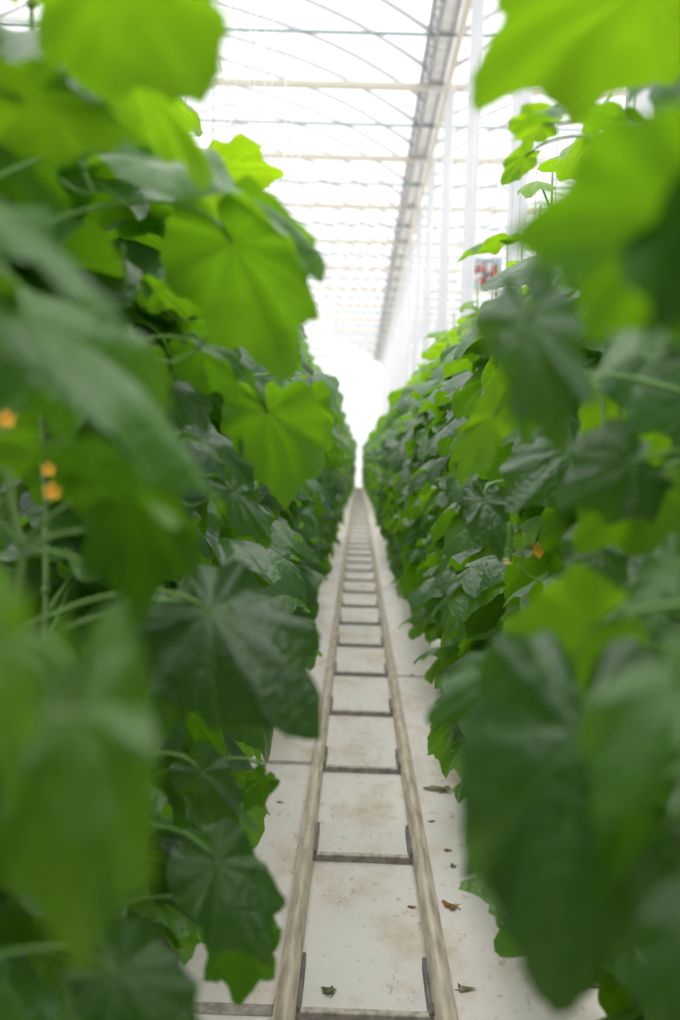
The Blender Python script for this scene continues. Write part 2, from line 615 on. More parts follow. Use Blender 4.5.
# angle section cross bar
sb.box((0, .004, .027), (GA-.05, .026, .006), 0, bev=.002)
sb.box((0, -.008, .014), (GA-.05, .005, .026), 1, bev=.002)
sbm = sb.mesh('cross_bar', [M['bar'], M['bar_shaded']], False)
ss = MB(); ss.box((0, .15, .020), (.012, .32, .040), bev=.003)  # plain dark strip along each rail's inner side
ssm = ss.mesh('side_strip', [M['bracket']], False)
kb = MB()
pts = [(math.cos(a)*.037, 0, TZ+math.sin(a)*.037) for a in [PI+PI*.2+PI*.6*i/8 for i in range(9)]]
prof = [(x, z) for x, _, z in pts] + [(x*1.22, TZ+(z-TZ)*1.22) for x, _, z in reversed(pts)]
n = len(prof)
kb.add([Vector((x, y, z)) for y in (-.025, .025) for x, z in prof], [(i, (i+1) % n, n+(i+1) % n, n+i) for i in range(n)] + [tuple(range(n))[::-1], tuple(range(n, 2*n))])
kbm = kb.mesh('rail_cradle', [M['bracket']], False)
for k in range(-2, 46):
    y = SY0 + k*SST
    if y > 57:
        break
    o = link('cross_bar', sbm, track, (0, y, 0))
    if y < 14:
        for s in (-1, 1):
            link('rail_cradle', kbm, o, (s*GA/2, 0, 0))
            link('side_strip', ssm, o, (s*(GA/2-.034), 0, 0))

# ------------------------------------------------------------------ growing gutters on stands
RX = {1: .68, -1: -.56}
for s, off in ((1, 0), (-1, 0), (1, 1.45), (-1, 1.45)):
    gx = RX[s] + s*.06 + s*off
    g = MB()
    prof = [(-.11, .40), (-.11, .34), (-.07, .30), (.07, .30), (.11, .34), (.11, .40), (.10, .40), (.10, .345), (.065, .312), (-.065, .312), (-.10, .345), (-.10, .40)]
    n = len(prof)
    vs = [Vector((gx+a, y, z)) for y in (-6.0, 57) for a, z in prof]
    g.add(vs, [(i, (i+1) % n, n+(i+1) % n, n+i) for i in range(n)] + [tuple(range(n))[::-1], tuple(range(n, 2*n))])
    go = build('growing_gutter', g, M['gutter'], smooth=False)
    tag(go, ['pale trough holding the plants left of the track, under the leaves', None, 'pale trough holding the plants right of the track, under the leaves'][s+1] if not off else 'pale trough of the added plant row further out, %s of the track' % ('right' if s > 0 else 'left'), 'trough')
    sl = MB(); sl.box((gx, 25.5, .352), (.17, 62.8, .07), bev=.01)
    build('substrate', sl, M['slab'], go)
    for k in range(14):
        y = 3.05 + k*3.75
        st_ = MB()
        st_.box((gx-s*.02, y, .15), (.10, .08, .30), bev=.008)
        st_.box((gx-s*.02, y, .01), (.18, .16, .02), bev=.004)
        build('stand', st_, M['brown'], go)

# ------------------------------------------------------------------ cucumber leaves
OUT = [(0, 1.0), (9, .90), (17, .80), (25, .76), (33, .80), (41, .84), (46, .82), (54, .71), (63, .66), (72, .66), (82, .69), (90, .69), (98, .64), (110, .56),
       (124, .52), (138, .50), (150, .46), (160, .38), (169, .24), (177, .09), (180, .05)]
VEINS = [0, 42, -42, 86, -86, 138, -138]


def out_r(deg):
    a = abs(deg)
    for (a0, r0), (a1, r1) in zip(OUT, OUT[1:]):
        if a <= a1:
            t = (a-a0)/(a1-a0)
            return r0+(r1-r0)*t
    return .05


def blade_raw(seed, ang=96, rings=8, bend=.9, side=.5, puff=.05, wave=.05, fold=0.0, width=1.0, twist=0.0):
    """cucumber leaf blade, petiole joint at the origin, tip along +Y, upper face +Z, length 1"""
    rr = random.Random(seed)
    ph = [rr.uniform(0, 2*PI) for _ in range(6)]
    asym = rr.uniform(-.06, .06)
    vs, co, vn = [Vector((0, 0, 0))], [(0, 0, seed*.37)], [1.0]
    th = [-180 + 360*(k+.5)/ang for k in range(ang)]
    for j in range(1, rings+1):
        t = (j/rings)**.9
        for k, d in enumerate(th):
            a = rad(d)
            ro = out_r(d)*(1+asym*math.sin(a)+.035*math.sin(5*a+ph[0])+.02*math.sin(9*a+ph[1]))
            if j == rings and abs(d) < 165:
                ro *= 1 + (.007 if k % 2 else -.007) + .014*math.sin(31*a+ph[2]) + .014*math.sin(17*a+ph[4])
            r = ro*t
            x, y = math.sin(a)*r*width, math.cos(a)*r
            # vein closeness and puffed panels between veins
            dm = 9
            for v in VEINS:
                da = abs((d-v+180) % 360-180)
                if da < 80:
                    dm = min(dm, r*math.sin(rad(da)))
            vein = math.exp(-(dm/.018)**2)*(1-.5*t)
            z = puff*(1-math.exp(-(dm/.09)**2))*min(1, r*2.5)
            z += wave*t*t*(math.sin(3*a+ph[3])*.5+math.sin(6*a+ph[4])*.45+math.sin(11*a+ph[5])*.25)
            z += .02*noise.noise(Vector((x*5, y*5, seed*3.1)))
            vs.append(Vector((x, y, z)))
            co.append((x, y, seed*.37))
            vn.append(vein)
    # bend along the mid vein and let the sides hang
    res = []
    for v in vs:
        x, y, z = v
        if fold:
            s_ = 1 if x > 0 else -1
            a = fold*min(1, abs(x)*4)
            x, z = x*math.cos(a)+0, z - abs(x)*math.sin(a)
        if side:
            k = abs(side)
            sg = 1 if side > 0 else -1
            a = x*k*1.6
            x, z = (math.sin(a)/(k*1.6))*(1)+z*math.sin(a)*sg, z*math.cos(a) - sg*(1-math.cos(a))/(k*1.6)
        if bend:
            a = y*bend
            y, z = math.sin(a)/bend + z*math.sin(a), z*math.cos(a) - (1-math.cos(a))/bend
        if twist:
            w = twist*y
            x, z = x*math.cos(w)-z*math.sin(w), x*math.sin(w)+z*math.cos(w)
        res.append(Vector((x, y, z)))
    fs = []
    for k in range(ang-1):
        fs.append((0, 1+k+1, 1+k))
    for j in range(rings-1):
        for k in range(ang-1):
            a = 1+j*ang+k
            fs.append((a, a+1, a+ang+1, a+ang))
    tip = res[1+(rings-1)*ang+ang//2]
    return res, fs, co, vn, tip


def bez(p0, p1, p2, p3, n=9):
    o = []
    for i in range(n+1):
        t = i/n
        u = 1-t
        o.append(p0*(u*u*u)+p1*(3*u*u*t)+p2*(3*u*t*t)+p3*(t*t*t))
    return o


# ---- generic leaves with their stalk: stalk starts at the origin (the stem) and runs along +X
def stalked(mb, seed, size, plen, rise, hang, tint, mat=0, ang=72, rings=6, xf=None, young=False, spin=0.0, segs=6):
    rr = random.Random(seed*13+5)
    res, fs, co, vn, tip = blade_raw(seed, ang, rings, rr.uniform(.5, 1.3), rr.uniform(.25, .8), rr.uniform(.03, .06), rr.uniform(.05, .11), rr.uniform(0, .25), rr.uniform(.98, 1.12), rr.uniform(-.4, .4))
    p3 = Vector((math.cos(rise)*plen, 0, math.sin(rise)*plen))
    pts = bez(Vector((0, 0, 0)), Vector((plen*.35, 0, plen*.32)), p3*.75+Vector((0, 0, plen*.14)), p3, 6)
    rot = Matrix.Rotation(-PI/2, 3, 'Z')
    rot = Matrix.Rotation(spin, 3, 'Z') @ Matrix.Rotation(hang, 3, 'Y') @ Matrix.Rotation(rr.uniform(-.35, .35), 3, 'X') @ rot
    bv = [rot @ (v*size) + p3 for v in res]
    t = MB()
    t.tube(pts, [.0045, .004, .0036, .0034, .0032, .003, .003], segs)
    pv = t.v
    if xf:
        bv = [xf @ v for v in bv]
        pv = [xf @ v for v in pv]
    mb.add(bv, fs, mat, co, vn, tint)
    mb.add(pv, t.f, 2, tint=tint)


LM = [M['leaf'], M['young'], M['petiole']]
VAR = []
for i in range(16):
    rr = random.Random(100+i)
    mb = MB()
    stalked(mb, 100+i, rr.uniform(.23, .31), rr.uniform(.11, .18), rr.uniform(.0, .8), rr.uniform(.05, 1.0), rr.uniform(.2, .85), 0, 80, 7, spin=rr.uniform(-.5, .5))
    VAR.append(mb.mesh('leaf', LM))
YVAR = []
for i in range(6):
    rr = random.Random(200+i)
    mb = MB()
    stalked(mb, 200+i, rr.uniform(.10, .165), rr.uniform(.08, .14), rr.uniform(.3, .9), rr.uniform(.1, .9), rr.uniform(.4, .8), 1, 72, 6, spin=rr.uniform(-.5, .5))
    YVAR.append(mb.mesh('leaf', LM))


def flower_mb(sc=1.0):
    f = MB()
    for k in range(5):
        a = 2*PI*k/5
        d = Vector((math.cos(a), math.sin(a), .35)).normalized()
        n_ = Vector((-math.sin(a), math.cos(a), 0))
        L = .022*sc
        pts = [Vector((0, 0, 0)), d*L*.5-n_*L*.38, d*L*.5+n_*L*.38+Vector((0, 0, .001)), d*L*.85-n_*L*.3, d*L*.85+n_*L*.3, d*L*1.12+Vector((0, 0, -.002)), d*L*.5+Vector((0, 0, .003))]
        f.add(pts, [(0, 1, 6), (0, 6, 2), (1, 3, 6), (6, 4, 2), (3, 5, 6), (5, 4, 6)])
    f.tube([(0, 0, -.012*sc), (0, 0, 0), (0, 0, .005*sc)], [.002*sc, .005*sc, .003*sc], 6)
    return f


def fruit_mb(L, r, seed=0):
    f = MB()
    rr = random.Random(seed)
    n = 12
    pts, rs = [], []
    for i in range(n+1):
        t = i/n
        pts.append(Vector((math.sin(t*1.5)*L*.08, 0, -t*L)))
        rs.append(max(.0015, r*(math.sin(PI*min(1, t*1.0+.06)*.97)**.45)*(.75+.35*t) if 0 < t < 1 else r*.25))
    f.tube(pts, rs, 12)
    for _ in range(50):
        t = rr.uniform(.1, .9); a = rr.uniform(0, 2*PI); i = int(t*n)
        c_ = pts[i]; d = Vector((math.cos(a), math.sin(a), 0))
        f.tube([c_+d*rs[i]*.95, c_+d*(rs[i]+.0012)], [.0014, .0004], 5)
    return f


FLOWER = flower_mb().mesh('flower', [M['petal']])
WFLOWER = flower_mb(.8).mesh('flower', [M['wilt']])
FRUIT = [fruit_mb(.10+.06*i, .009+.004*i, i).mesh('cucumber', [M['fruit']]) for i in range(3)]


def tendril_mb(seed):
    rr = random.Random(seed)
    t = MB()
    pts = []
    L = rr.uniform(.10, .18)
    for i in range(26):
        u = i/25
        w = u*u*2*PI*2.2
        pts.append(Vector((u*L+.012*math.cos(w)*u, .014*math.sin(w)*u, .05*math.sin(u*2.4)+.012*u*math.cos(w))))
    t.tube(pts, [.0016-.0009*i/25 for i in range(26)], 5)
    return t


TEND = [tendril_mb(i).mesh('tendril', [M['petiole']]) for i in range(4)]


def stem_pts(seed, top):
    rr = random.Random(seed)
    a, b_ = rr.uniform(0, 6), rr.uniform(0, 6)
    return [Vector((.018*math.sin(a+z*3.1), .018*math.sin(b_+z*2.7), .36+z)) for z in [top*i/14 for i in range(15)]]


def stem_at(pts, z):
    for p, q in zip(pts, pts[1:]):
        if z <= q.z:
            t = (z-p.z)/(q.z-p.z)
            return p.lerp(q, max(0, t))
    return pts[-1]


def stem_mesh(seed, top):
    pts = stem_pts(seed, top)
    s = MB()
    s.tube(pts, [.0075-.0035*i/14 for i in range(15)], 8)
    for z in [.45+.1*i for i in range(int((top-.1)/.1))]:
        p = stem_at(pts, z)
        s.tube([p-Vector((0, 0, .008)), p, p+Vector((0, 0, .008))], [.006, .0095, .006], 8)
    return s.mesh('stem', [M['stem']]), pts


STEMS = [stem_mesh(i, 2.18+.05*(i % 3)) for i in range(6)]
TW = MB(); TW.tube([(0, 0, 2.3), (0, 0, 4.2)], .0016, 4)
for i in range(40):
    pass
TWINE = TW.mesh('twine', [M['string']])

# support wires above the rows
for s in (1, -1):
    w = MB(); w.tube([(RX[s], 0.2, 4.2), (RX[s], 58, 4.2)], .0015, 5)
    o = build('crop_wire', w, M['string'])
    tag(o, ['thin overhead wire carrying the twines of the plants left of the track', None, 'thin overhead wire carrying the twines of the plants right of the track'][s+1], 'wire')


def leaf_plan(rr, n):
    """azimuth from the aisle direction, height, scale, young?"""
    o = []
    for i in range(n):
        t = (i+.5)/n
        z = .44 + 2.08*t + rr.uniform(-.03, .03)
        az = max(-2.6, min(2.6, rr.gauss(0, 1.05)))
        yg = t > .86
        sc = rr.uniform(.85, 1.2)*(1-.12*abs(t-.5)) 
        o.append((az, z, sc, yg))
    return o


def plant(s, x, y, seed, label, group=None, n=26, skip=None):
    """a plant near enough that every leaf is a part of its own"""
    rr = random.Random(seed)
    root = tag(link('cucumber_plant', None, None, (x, y, 0)), label, 'plant', group)
    sm, pts = STEMS[seed % 6]
    link('stem', sm, root)
    link('twine', TWINE, root)
    face = PI if s > 0 else 0.0
    for az, z, sc, yg in leaf_plan(rr, n):
        me = rr.choice(YVAR if yg else VAR)
        q_ = stem_at(pts, z)
        if pruned(root.location + q_ + Vector((math.cos(face+az), math.sin(face+az), 0))*.22):
            continue
        o = link('leaf', me, root, q_)
        o.rotation_euler = (rr.uniform(-.15, .15), rr.uniform(-.2, .2), face+az)
        o.scale = (sc, sc, sc)
    for k in range(3):
        z = rr.uniform(.8, 2.2)
        o = link('tendril', rr.choice(TEND), root, stem_at(pts, z), face+rr.gauss(0, 1))
    for k in range(2):
        z = rr.uniform(.8, 2.1)
        a = face+rr.gauss(0, .8)
        p_ = stem_at(pts, z)+Vector((math.cos(a)*.05, math.sin(a)*.05, 0))
        o = link('flower', FLOWER, root, p_, a)
        o.rotation_euler = (rr.uniform(-.8, .8), rr.uniform(.3, 1.2), a)
    for k in range(2):
        z = rr.uniform(.9, 1.8)
        a = face+rr.gauss(0, .7)
        p_ = stem_at(pts, z)+Vector((math.cos(a)*.03, math.sin(a)*.03, 0))
        f = link('cucumber', rr.choice(FRUIT), root, p_, a)
    return root


# far plants: the leaves of one plant are one foliage mesh, a handful of shapes
FAR = []
for i in range(8):
    rr = random.Random(900+i)
    fm = MB()
    sm, pts = STEMS[i % 6]
    for j, (az, z, sc, yg) in enumerate(leaf_plan(rr, 27)):
        xf = Matrix.Translation(stem_at(pts, z)) @ Matrix.Rotation(az, 4, 'Z') @ Matrix.Rotation(rr.uniform(-.2, .2), 4, 'Y') @ Matrix.Scale(sc*1.05, 4)
        if yg:
            stalked(fm, 3000+i*50+j, rr.uniform(.10, .165), rr.uniform(.08, .14), rr.uniform(.3, .9), rr.uniform(.1, .9), rr.uniform(.4, .85), 1, 36, 4, xf, spin=rr.uniform(-.5, .5), segs=4)
        else:
            stalked(fm, 3000+i*50+j, rr.uniform(.23, .31), rr.uniform(.11, .18), rr.uniform(.0, .8), rr.uniform(.05, 1.0), rr.uniform(.15, .85), 0, 36, 4, xf, spin=rr.uniform(-.5, .5), segs=4)
    FAR.append((fm.mesh('foliage', LM), sm))


def far_plant(s, x, y, i, label, group):
    root = tag(link('cucumber_plant', None, None, (x, y, 0), PI if s > 0 else 0.0), label, 'plant', group)
    fme, sm = FAR[i % 8]
    link('foliage', fme, root)
    link('stem', sm, root)
    link('twine', TWINE, root)
    return root


ORD = ['first', 'second', 'third', 'fourth', 'fifth', 'sixth', 'seventh']
SIDE = {1: 'right', -1: 'left'}
DY = .40
for s in (1, -1):
    y = 2.35
    i = 0
    cnt = {}
    while y < 56:
        x = RX[s] + R.uniform(-.03, .03) - s*(.0 if y < 24 else min(.13, (y-24)*.012))
        if y < 8.2:
            kbar = min(6, max(0, round((y-SY0)/SST)))
            dd = y-(SY0+kbar*SST)
            pos = 'just before' if dd < -.2 else ('level with' if dd < .2 else 'just past')
            lab = 'leafy cucumber plant %s of the track, %s its %s cross bar' % (SIDE[s], pos, ORD[kbar])
            key = lab
            if key in cnt:
                lab = lab.replace('leafy', 'next leafy')
            cnt[key] = 1
            plant(s, x, y, 40+i*2+(s > 0), lab)
        elif y < 18:
            far_plant(s, x, y, R.randrange(8), 'leafy cucumber plant midway down the row %s of the track' % SIDE[s], 'plants midway down the %s row' % SIDE[s])
        else:
            far_plant(s, x, y, R.randrange(8), 'small distant cucumber plant far down the row %s of the track' % SIDE[s], 'distant plants of the %s row' % SIDE[s])
        y += (DY if y < 18 else .60) + R.uniform(-.03, .03)
        i += 1

# unseen plants added to block side light: outer rows, and behind the camera
for s in (1, -1):
    for off, ya, yb, st_, where in ((0, -5.6, .3, .45, 'added unseen behind the camera'), (1.45, -2.5, 20, .75, 'in an added unseen outer row')):
        y = ya
        while y < yb:
            far_plant(s if off == 0 else R.choice((1, -1)), RX[s]+s*off+R.uniform(-.03, .03), y, R.randrange(8),
                      'leafy cucumber plant %s, %s side of the track' % (where, SIDE[s]), 'plants %s %s' % (where, SIDE[s]))
            y += st_ + R.uniform(-.03, .03)

#HERO#
# ------------------------------------------------------------------ the plants closest to the camera, leaf by leaf
HP = {}
HERO_Y = [.55, .95, 1.35, 1.72, 2.05]
HLAB = {
    (-1, 0): 'blurred cucumber plant closest to the camera on the left, broad pale leaves hanging low',
    (-1, 1): 'second blurred cucumber plant on the left, long grey leaf slanting down',
    (-1, 2): 'cucumber plant on the left with the large dark leaf pointing at the left rail',
    (-1, 3): 'cucumber plant on the left with silvery-topped leaf and veined bright green leaf below it',
    (-1, 4): 'cucumber plant on the left with a bright leaf pointing at the roof, curly tendrils below',
    (1, 0): 'blurred cucumber plant closest to the camera on the right, huge green leaf',
    (1, 1): 'second blurred cucumber plant on the right, its big dark leaf hanging down to the floor',
    (1, 2): 'cucumber plant on the right with a jagged bright leaf up against the roof',
    (1, 3): 'cucumber plant on the right with yellow-green leaf and grey-topped leaf beside a post',
    (1, 4): 'cucumber plant on the right with crinkled grey leaves and slim young leaf under the fan',
}
for s in (-1, 1):
    for i, y in enumerate(HERO_Y):
        rr = random.Random(70+i*2+(s > 0))
        x = RX[s]
        root = tag(link('cucumber_plant', None, None, (x, y, 0)), HLAB[(s, i)], 'plant')
        sm, pts = STEMS[(i*2+(s > 0)) % 6]
        link('stem', sm, root)
        link('twine', TWINE, root)
        HP[(s, i)] = (root, pts)
        face = PI if s > 0 else 0.0
        for az, z, sc, yg in leaf_plan(rr, 26 if i < 3 else 30):
            az = az if abs(az) > 1.3 or i > 2 else (1.5+abs(az)*.8)*rr.choice((-1, 1))
            if i >= 3 and abs(az) < .9:
                az = rr.choice((-1, 1))*(.9+abs(az))
            if pruned(root.location + stem_at(pts, z) + Vector((math.cos(face+az), math.sin(face+az), 0))*.2):
                continue
            o = link('leaf', rr.choice(YVAR if yg else VAR), root, stem_at(pts, z))
            o.rotation_euler = (rr.uniform(-.15, .15), rr.uniform(-.2, .2), face+az)
            o.scale = (sc, sc, sc)

_hn = [0]


def hero(base, tip, n, w=1.0, tint=.5, young=False, bend=.7, side=.5, fold=.0, puff=.024, wave=.11, twist=0.0, stalk=True, z0=None, jb=.22):  # tint and young also paint sheen and glow into the leaf colour
    _hn[0] += 1
    B, T = at(*base), at(*tip)
    B = B.lerp(T, jb)
    s = 1 if base[0] > 345 else -1
    i = min(range(5), key=lambda k: abs(HERO_Y[k]-base[2]))
    root, pts = HP[(s, i)]
    org = root.location
    res, fs, co, vn, tp = blade_raw(int(base[0]*7+base[1]*13+tip[0]*3+tip[1]*5) % 9973, 128, 11, bend, side, puff, wave, fold, w, twist)
    ch = T-B
    yv = ch.normalized()
    nv = Vector(n)
    zv = (nv - yv*nv.dot(yv)).normalized()
    xv = yv.cross(zv)
    Rw = Matrix((xv, yv, zv)).transposed()
    ly = tp.normalized()
    lz = Vector((0, 0, 1))
    lz = (lz-ly*lz.dot(ly)).normalized()
    lx = ly.cross(lz)
    Rl = Matrix((lx, ly, lz)).transposed()
    A = (Rw @ Rl.transposed())*(ch.length/tp.length)
    mb = MB()
    mb.add([A @ v for v in res], fs, 0, co, vn, tint)
    o = build('leaf', mb, [M['young'] if young else M['leaf']], root, loc=B-org)
    if stalk:
        zz = (B.z + .02 - .12) if z0 is None else z0
        P = stem_at(pts, max(.45, min(2.4, zz))) + org
        d = (A @ Vector((0, -1, 0))).normalized()
        L = (B-P).length
        q = bez(P-B, (P-B)*.62+Vector((0, 0, L*.22)), d*L*.28, Vector((0, 0, 0)), 12)
        t = MB()
        t.tube(q, [.0034-.0008*k/12 for k in range(13)], 8)
        build('petiole', t, M['petiole'], o)
    return o


# left of the path
hero((86, -75, .95), (206, 100, 1.0), (-.1, .25, 1), 1.25, .1, True)
hero((115, 45, 1.15), (204, 190, 1.2), (.3, .6, .5), 0.46, .65, True)
hero((-5, 85, 1.0), (120, 145, 1.05), (0, .6, .8), .85, .15, True)
hero((25, 58, 1.2), (124, 152, 1.15), (.6, -.5, .5), 0.30, .15)
hero((215, 200, 1.5), (287, 380, 1.6), (.25, .95, .25), .75, .72)
hero((118, 125, 1.4), (312, 278, 1.45), (.12, -.38, .93), .42, .85, fold=.15)
hero((195, 172, 2.05), (283, 172, 2.1), (0, .6, .8), 0.95, .7, True)
hero((-50, 165, .75), (122, 335, .8), (.3, -.35, .9), .55, .95, fold=.1)
hero((-30, 258, .86), (222, 515, .93), (.4, -.45, .8), .5, .7, fold=.1)
hero((125, 440, .98), (140, 630, 1.0), (.2, .95, .25), .68, .0)
hero((25, 300, 1.05), (70, 445, 1.08), (.1, .9, .4), 0.60, .45)
hero((-25, 428, .82), (172, 528, .84), (0, .45, .85), .3, .5, True)
hero((262, 385, 1.9), (288, 507, 1.95), (.1, .95, .3), 0.75, .6)
hero((308, 385, 2.15), (312, 472, 2.2), (.1, .95, .3), 0.55, .7)
hero((138, 282, 1.7), (210, 318, 1.7), (0, .55, .8), 0.60, .6)
hero((190, 335, 1.78), (238, 402, 1.8), (.1, .85, .5), 0.90, .55)
hero((193, 333, 1.7), (254, 389, 1.72), (.25, -.5, .8), 0.30, .5)
hero((163, 375, 1.8), (206, 434, 1.78), (.2, -.75, .6), 0.72, .45)
hero((188, 428, 1.9), (251, 492, 1.9), (.1, -.4, .9), 0.35, .6)
hero((225, 475, 2.0), (264, 548, 2.0), (.35, -.9, .3), 0.50, .3)
hero((184, 578, 1.45), (312, 740, 1.38), (.4, -.88, .25), .9, .0, fold=.2)
hero((195, 590, 1.52), (150, 755, 1.5), (-.5, -.75, .2), 0.40, .1)
hero((205, 837, 1.55), (266, 965, 1.48), (.3, -.8, .5), 0.70, .3)
hero((245, 905, 1.62), (240, 1005, 1.62), (0, .95, .3), 0.70, .3)
hero((78, 630, .62), (78, 975, .6), (.15, -.92, .35), .42, .3, True)
hero((-30, 585, .5), (14, 805, .5), (.4, -.7, .6), .42, .5, True)
hero((95, 950, 1.0), (200, 1055, .98), (.2, -.85, .5), 0.70, .15)
hero((190, 755, 1.7), (236, 832, 1.7), (.2, -.95, .2), 0.60, .15)
hero((268, 770, 2.0), (245, 812, 2.0), (.2, .9, .2), 0.60, .4)
hero((-30, 480, 1.95), (20, 590, 1.95), (.3, -.9, .3), .9, .1)
hero((60, 470, 2.0), (95, 600, 2.0), (.3, -.9, .3), .9, .1)
# right of the path
hero((700, -55, 1.12), (474, 108, 1.2), (0, .45, .9), .85, .25, True)
hero((645, 112, 1.7), (512, 132, 1.65), (0, -.25, .97), .6, .7)
hero((552, 122, 1.85), (507, 128, 1.8), (0, .8, .6), 0.60, .6, True)
hero((752, 205, .74), (512, 246, .7), (-.1, .85, .5), .9, .6, bend=.5, side=.5, wave=.12)
hero((715, 175, .7), (648, 350, .69), (-.35, .8, .3), .5, .1, wave=.16)
hero((522, 280, .95), (562, 455, .95), (-.3, -.87, .35), .5, .25)
hero((545, 335, 1.02), (525, 447, 1.02), (0, .95, .3), 0.50, .5)
hero((503, 395, 1.5), (459, 488, 1.5), (0, .9, .4), .45, .35, True)
hero((690, 300, 1.15), (592, 386, 1.12), (-.25, -.25, .93), .75, .95)
hero((655, 452, 1.25), (556, 498, 1.2), (-.1, -.95, .2), 0.90, .05)
hero((668, 455, 1.32), (580, 555, 1.32), (0, .9, .3), .95, .7)
hero((592, 430, 2.0), (505, 512, 1.95), (-.2, -.8, .5), 0.65, .2)
hero((480, 483, 2.2), (500, 562, 2.15), (-.2, -.9, .35), 0.50, .2)
hero((592, 525, 1.6), (600, 612, 1.58), (-.3, -.85, .4), 0.75, .35)
hero((692, 545, 1.1), (598, 662, 1.08), (-.3, -.45, .83), .45, .75)
hero((602, 620, 1.05), (502, 698, 1.02), (-.1, .95, .15), .85, .3, True, jb=.1)
hero((575, 628, 1.1), (608, 694, 1.08), (.1, -.5, .8), .6, .95)
hero((535, 655, 1.25), (427, 722, 1.2), (-.15, -.7, .6), 0.55, .3)
hero((586, 655, .9), (545, 1003, .86), (-.25, -.93, .2), .66, .0, fold=.15)
hero((500, 790, 1.0), (490, 897, 1.0), (-.2, -.95, .1), 0.50, .1)
hero((695, 640, .72), (598, 835, .7), (-.4, -.5, .75), .5, .75)
hero((650, 780, .8), (598, 908, .8), (-.1, .9, .3), 0.40, .3)
hero((680, 800, .95), (572, 962, .95), (-.3, -.9, .2), 0.50, .05)
hero((700, 880, .6), (650, 1045, .6), (-.4, -.8, .4), .4, .3)
hero((512, 235, 2.35), (456, 263, 2.35), (0, .2, 1), 0.50, .6, True)
hero((532, 148, 2.2), (502, 186, 2.2), (0, .7, .6), 0.60, .6, True)


def on_plant(i, s, name, pts, r, mat, n=7):
    """a stalk, tendril or bare stem of plant i of row s through these points"""
    root = HP[(s, i)][0]
    q = [at(*p)-root.location for p in pts]
    sm_ = []
    for k in range(len(q)-1):
        a, b_, c_, d_ = q[max(k-1, 0)], q[k], q[k+1], q[min(k+2, len(q)-1)]
        for j in range(6):
            t = j/6
            sm_.append(.5*((2*b_)+(c_-a)*t+(2*a-5*b_+4*c_-d_)*t*t+(3*b_-a-3*c_+d_)*t*t*t))
    sm_.append(q[-1])
    t_ = MB(); t_.tube(sm_, [r*(1-.35*k/len(sm_)) for k in range(len(sm_))], n)
    return build(name, t_, mat, root)


on_plant(2, -1, 'side_shoot', [(4, 425, 1.3), (12, 500, 1.3), (22, 560, 1.3), (14, 610, 1.3)], .006, M['stem'])
for e in ((88, 492), (100, 570), (-10, 520), (110, 530)):
    on_plant(2, -1, 'petiole', [(20, 548, 1.3), ((20+e[0])/2, (548+e[1])/2-6, 1.28), (e[0], e[1], 1.27)], .0038, M['petiole'])
on_plant(3, -1, 'tendril', [(128, 325, 1.62), (142, 350, 1.6), (170, 362, 1.6), (196, 350, 1.6), (208, 335, 1.6)], .0036, M['petiole'])
on_plant(3, -1, 'tendril', [(60, 180, 1.5), (75, 190, 1.5), (92, 194, 1.5), (84, 172, 1.5)], .003, M['petiole'])
on_plant(3, -1, 'petiole', [(122, 245, 1.5), (124, 262, 1.5), (128, 285, 1.5)], .004, M['petiole'])
on_plant(4, -1, 'tendril', [(176, 498, 1.95), (190, 506, 1.95), (206, 500, 1.95), (214, 490, 1.95)], .0028, M['petiole'])
on_plant(3, 1, 'petiole', [(598, 385, 1.7), (604, 415, 1.7), (600, 445, 1.7)], .0055, M['petiole'])
on_plant(3, 1, 'petiole', [(622, 380, 1.7), (620, 410, 1.7), (626, 450, 1.7)], .0045, M['petiole'])
on_plant(4, 1, 'tendril', [(520, 555, 2.1), (524, 572, 2.1), (540, 580, 2.1), (548, 572, 2.1)], .0026, M['petiole'])
on_plant(2, 1, 'petiole', [(640, 520, 1.28), (655, 490, 1.27), (676, 470, 1.26)], .0042, M['petiole'])
for i, s, p_, sc_ in ((2, -1, (52, 492, 1.35), .6), (2, -1, (6, 420, 1.3), .6), (2, -1, (48, 470, 1.4), .5), (4, 1, (536, 551, 2.05), .8), (3, 1, (600, 438, 1.75), .6)):
    root = HP[(s, i)][0]
    o = link('flower', FLOWER, root, at(*p_)-root.location)
    o.rotation_euler = (1.2, .3*s, .6)
    o.scale = (sc_, sc_, sc_)
for i, s, p_, k, sc_ in ((4, 1, (505, 622, 2.0), 0, 1.0), (4, 1, (509, 522, 2.1), 0, .8), (3, -1, (240, 425, 1.95), 0, .7)):
    root = HP[(s, i)][0]
    o = link('cucumber', FRUIT[k], root, at(*p_)-root.location)
    o.scale = (sc_, sc_, sc_)
    f = link('wilted_flower', WFLOWER, o, (0, 0, -.105))
    f.rotation_euler = (PI, 0, 0)

# ------------------------------------------------------------------ the red and white fan hanging behind the right row
FP = at(486, 275, 20.0)
fan = tag(link('circulation_fan', None, None, FP), 'square circulation fan with red and white blades hanging between posts above the right row', 'fan')
S = .30
fb = MB()
nseg = 32
ring = [(math.cos(2*PI*k/nseg), math.sin(2*PI*k/nseg)) for k in range(nseg)]
sq = [(a/max(abs(a), abs(c_)), c_/max(abs(a), abs(c_))) for a, c_ in ring]
vs = []
for yy in (-.07, .07):
    vs += [Vector((a*S, yy, c_*S)) for a, c_ in sq] + [Vector((a*S*.90, yy, c_*S*.90)) for a, c_ in ring]
fs = []
for k in range(nseg):
    j = (k+1) % nseg
    fs += [(k, j, nseg+j, nseg+k), (2*nseg+k, 3*nseg+k, 3*nseg+j, 2*nseg+j), (k, 2*nseg+k, 2*nseg+j, j), (nseg+k, nseg+j, 3*nseg+j, 3*nseg+k)]
fb.add(vs, fs)
build('casing', fb, M['fan_frame'], fan, False)
hb = MB(); hb.tube([(0, -.06, 0), (0, .05, 0)], .06, 16)
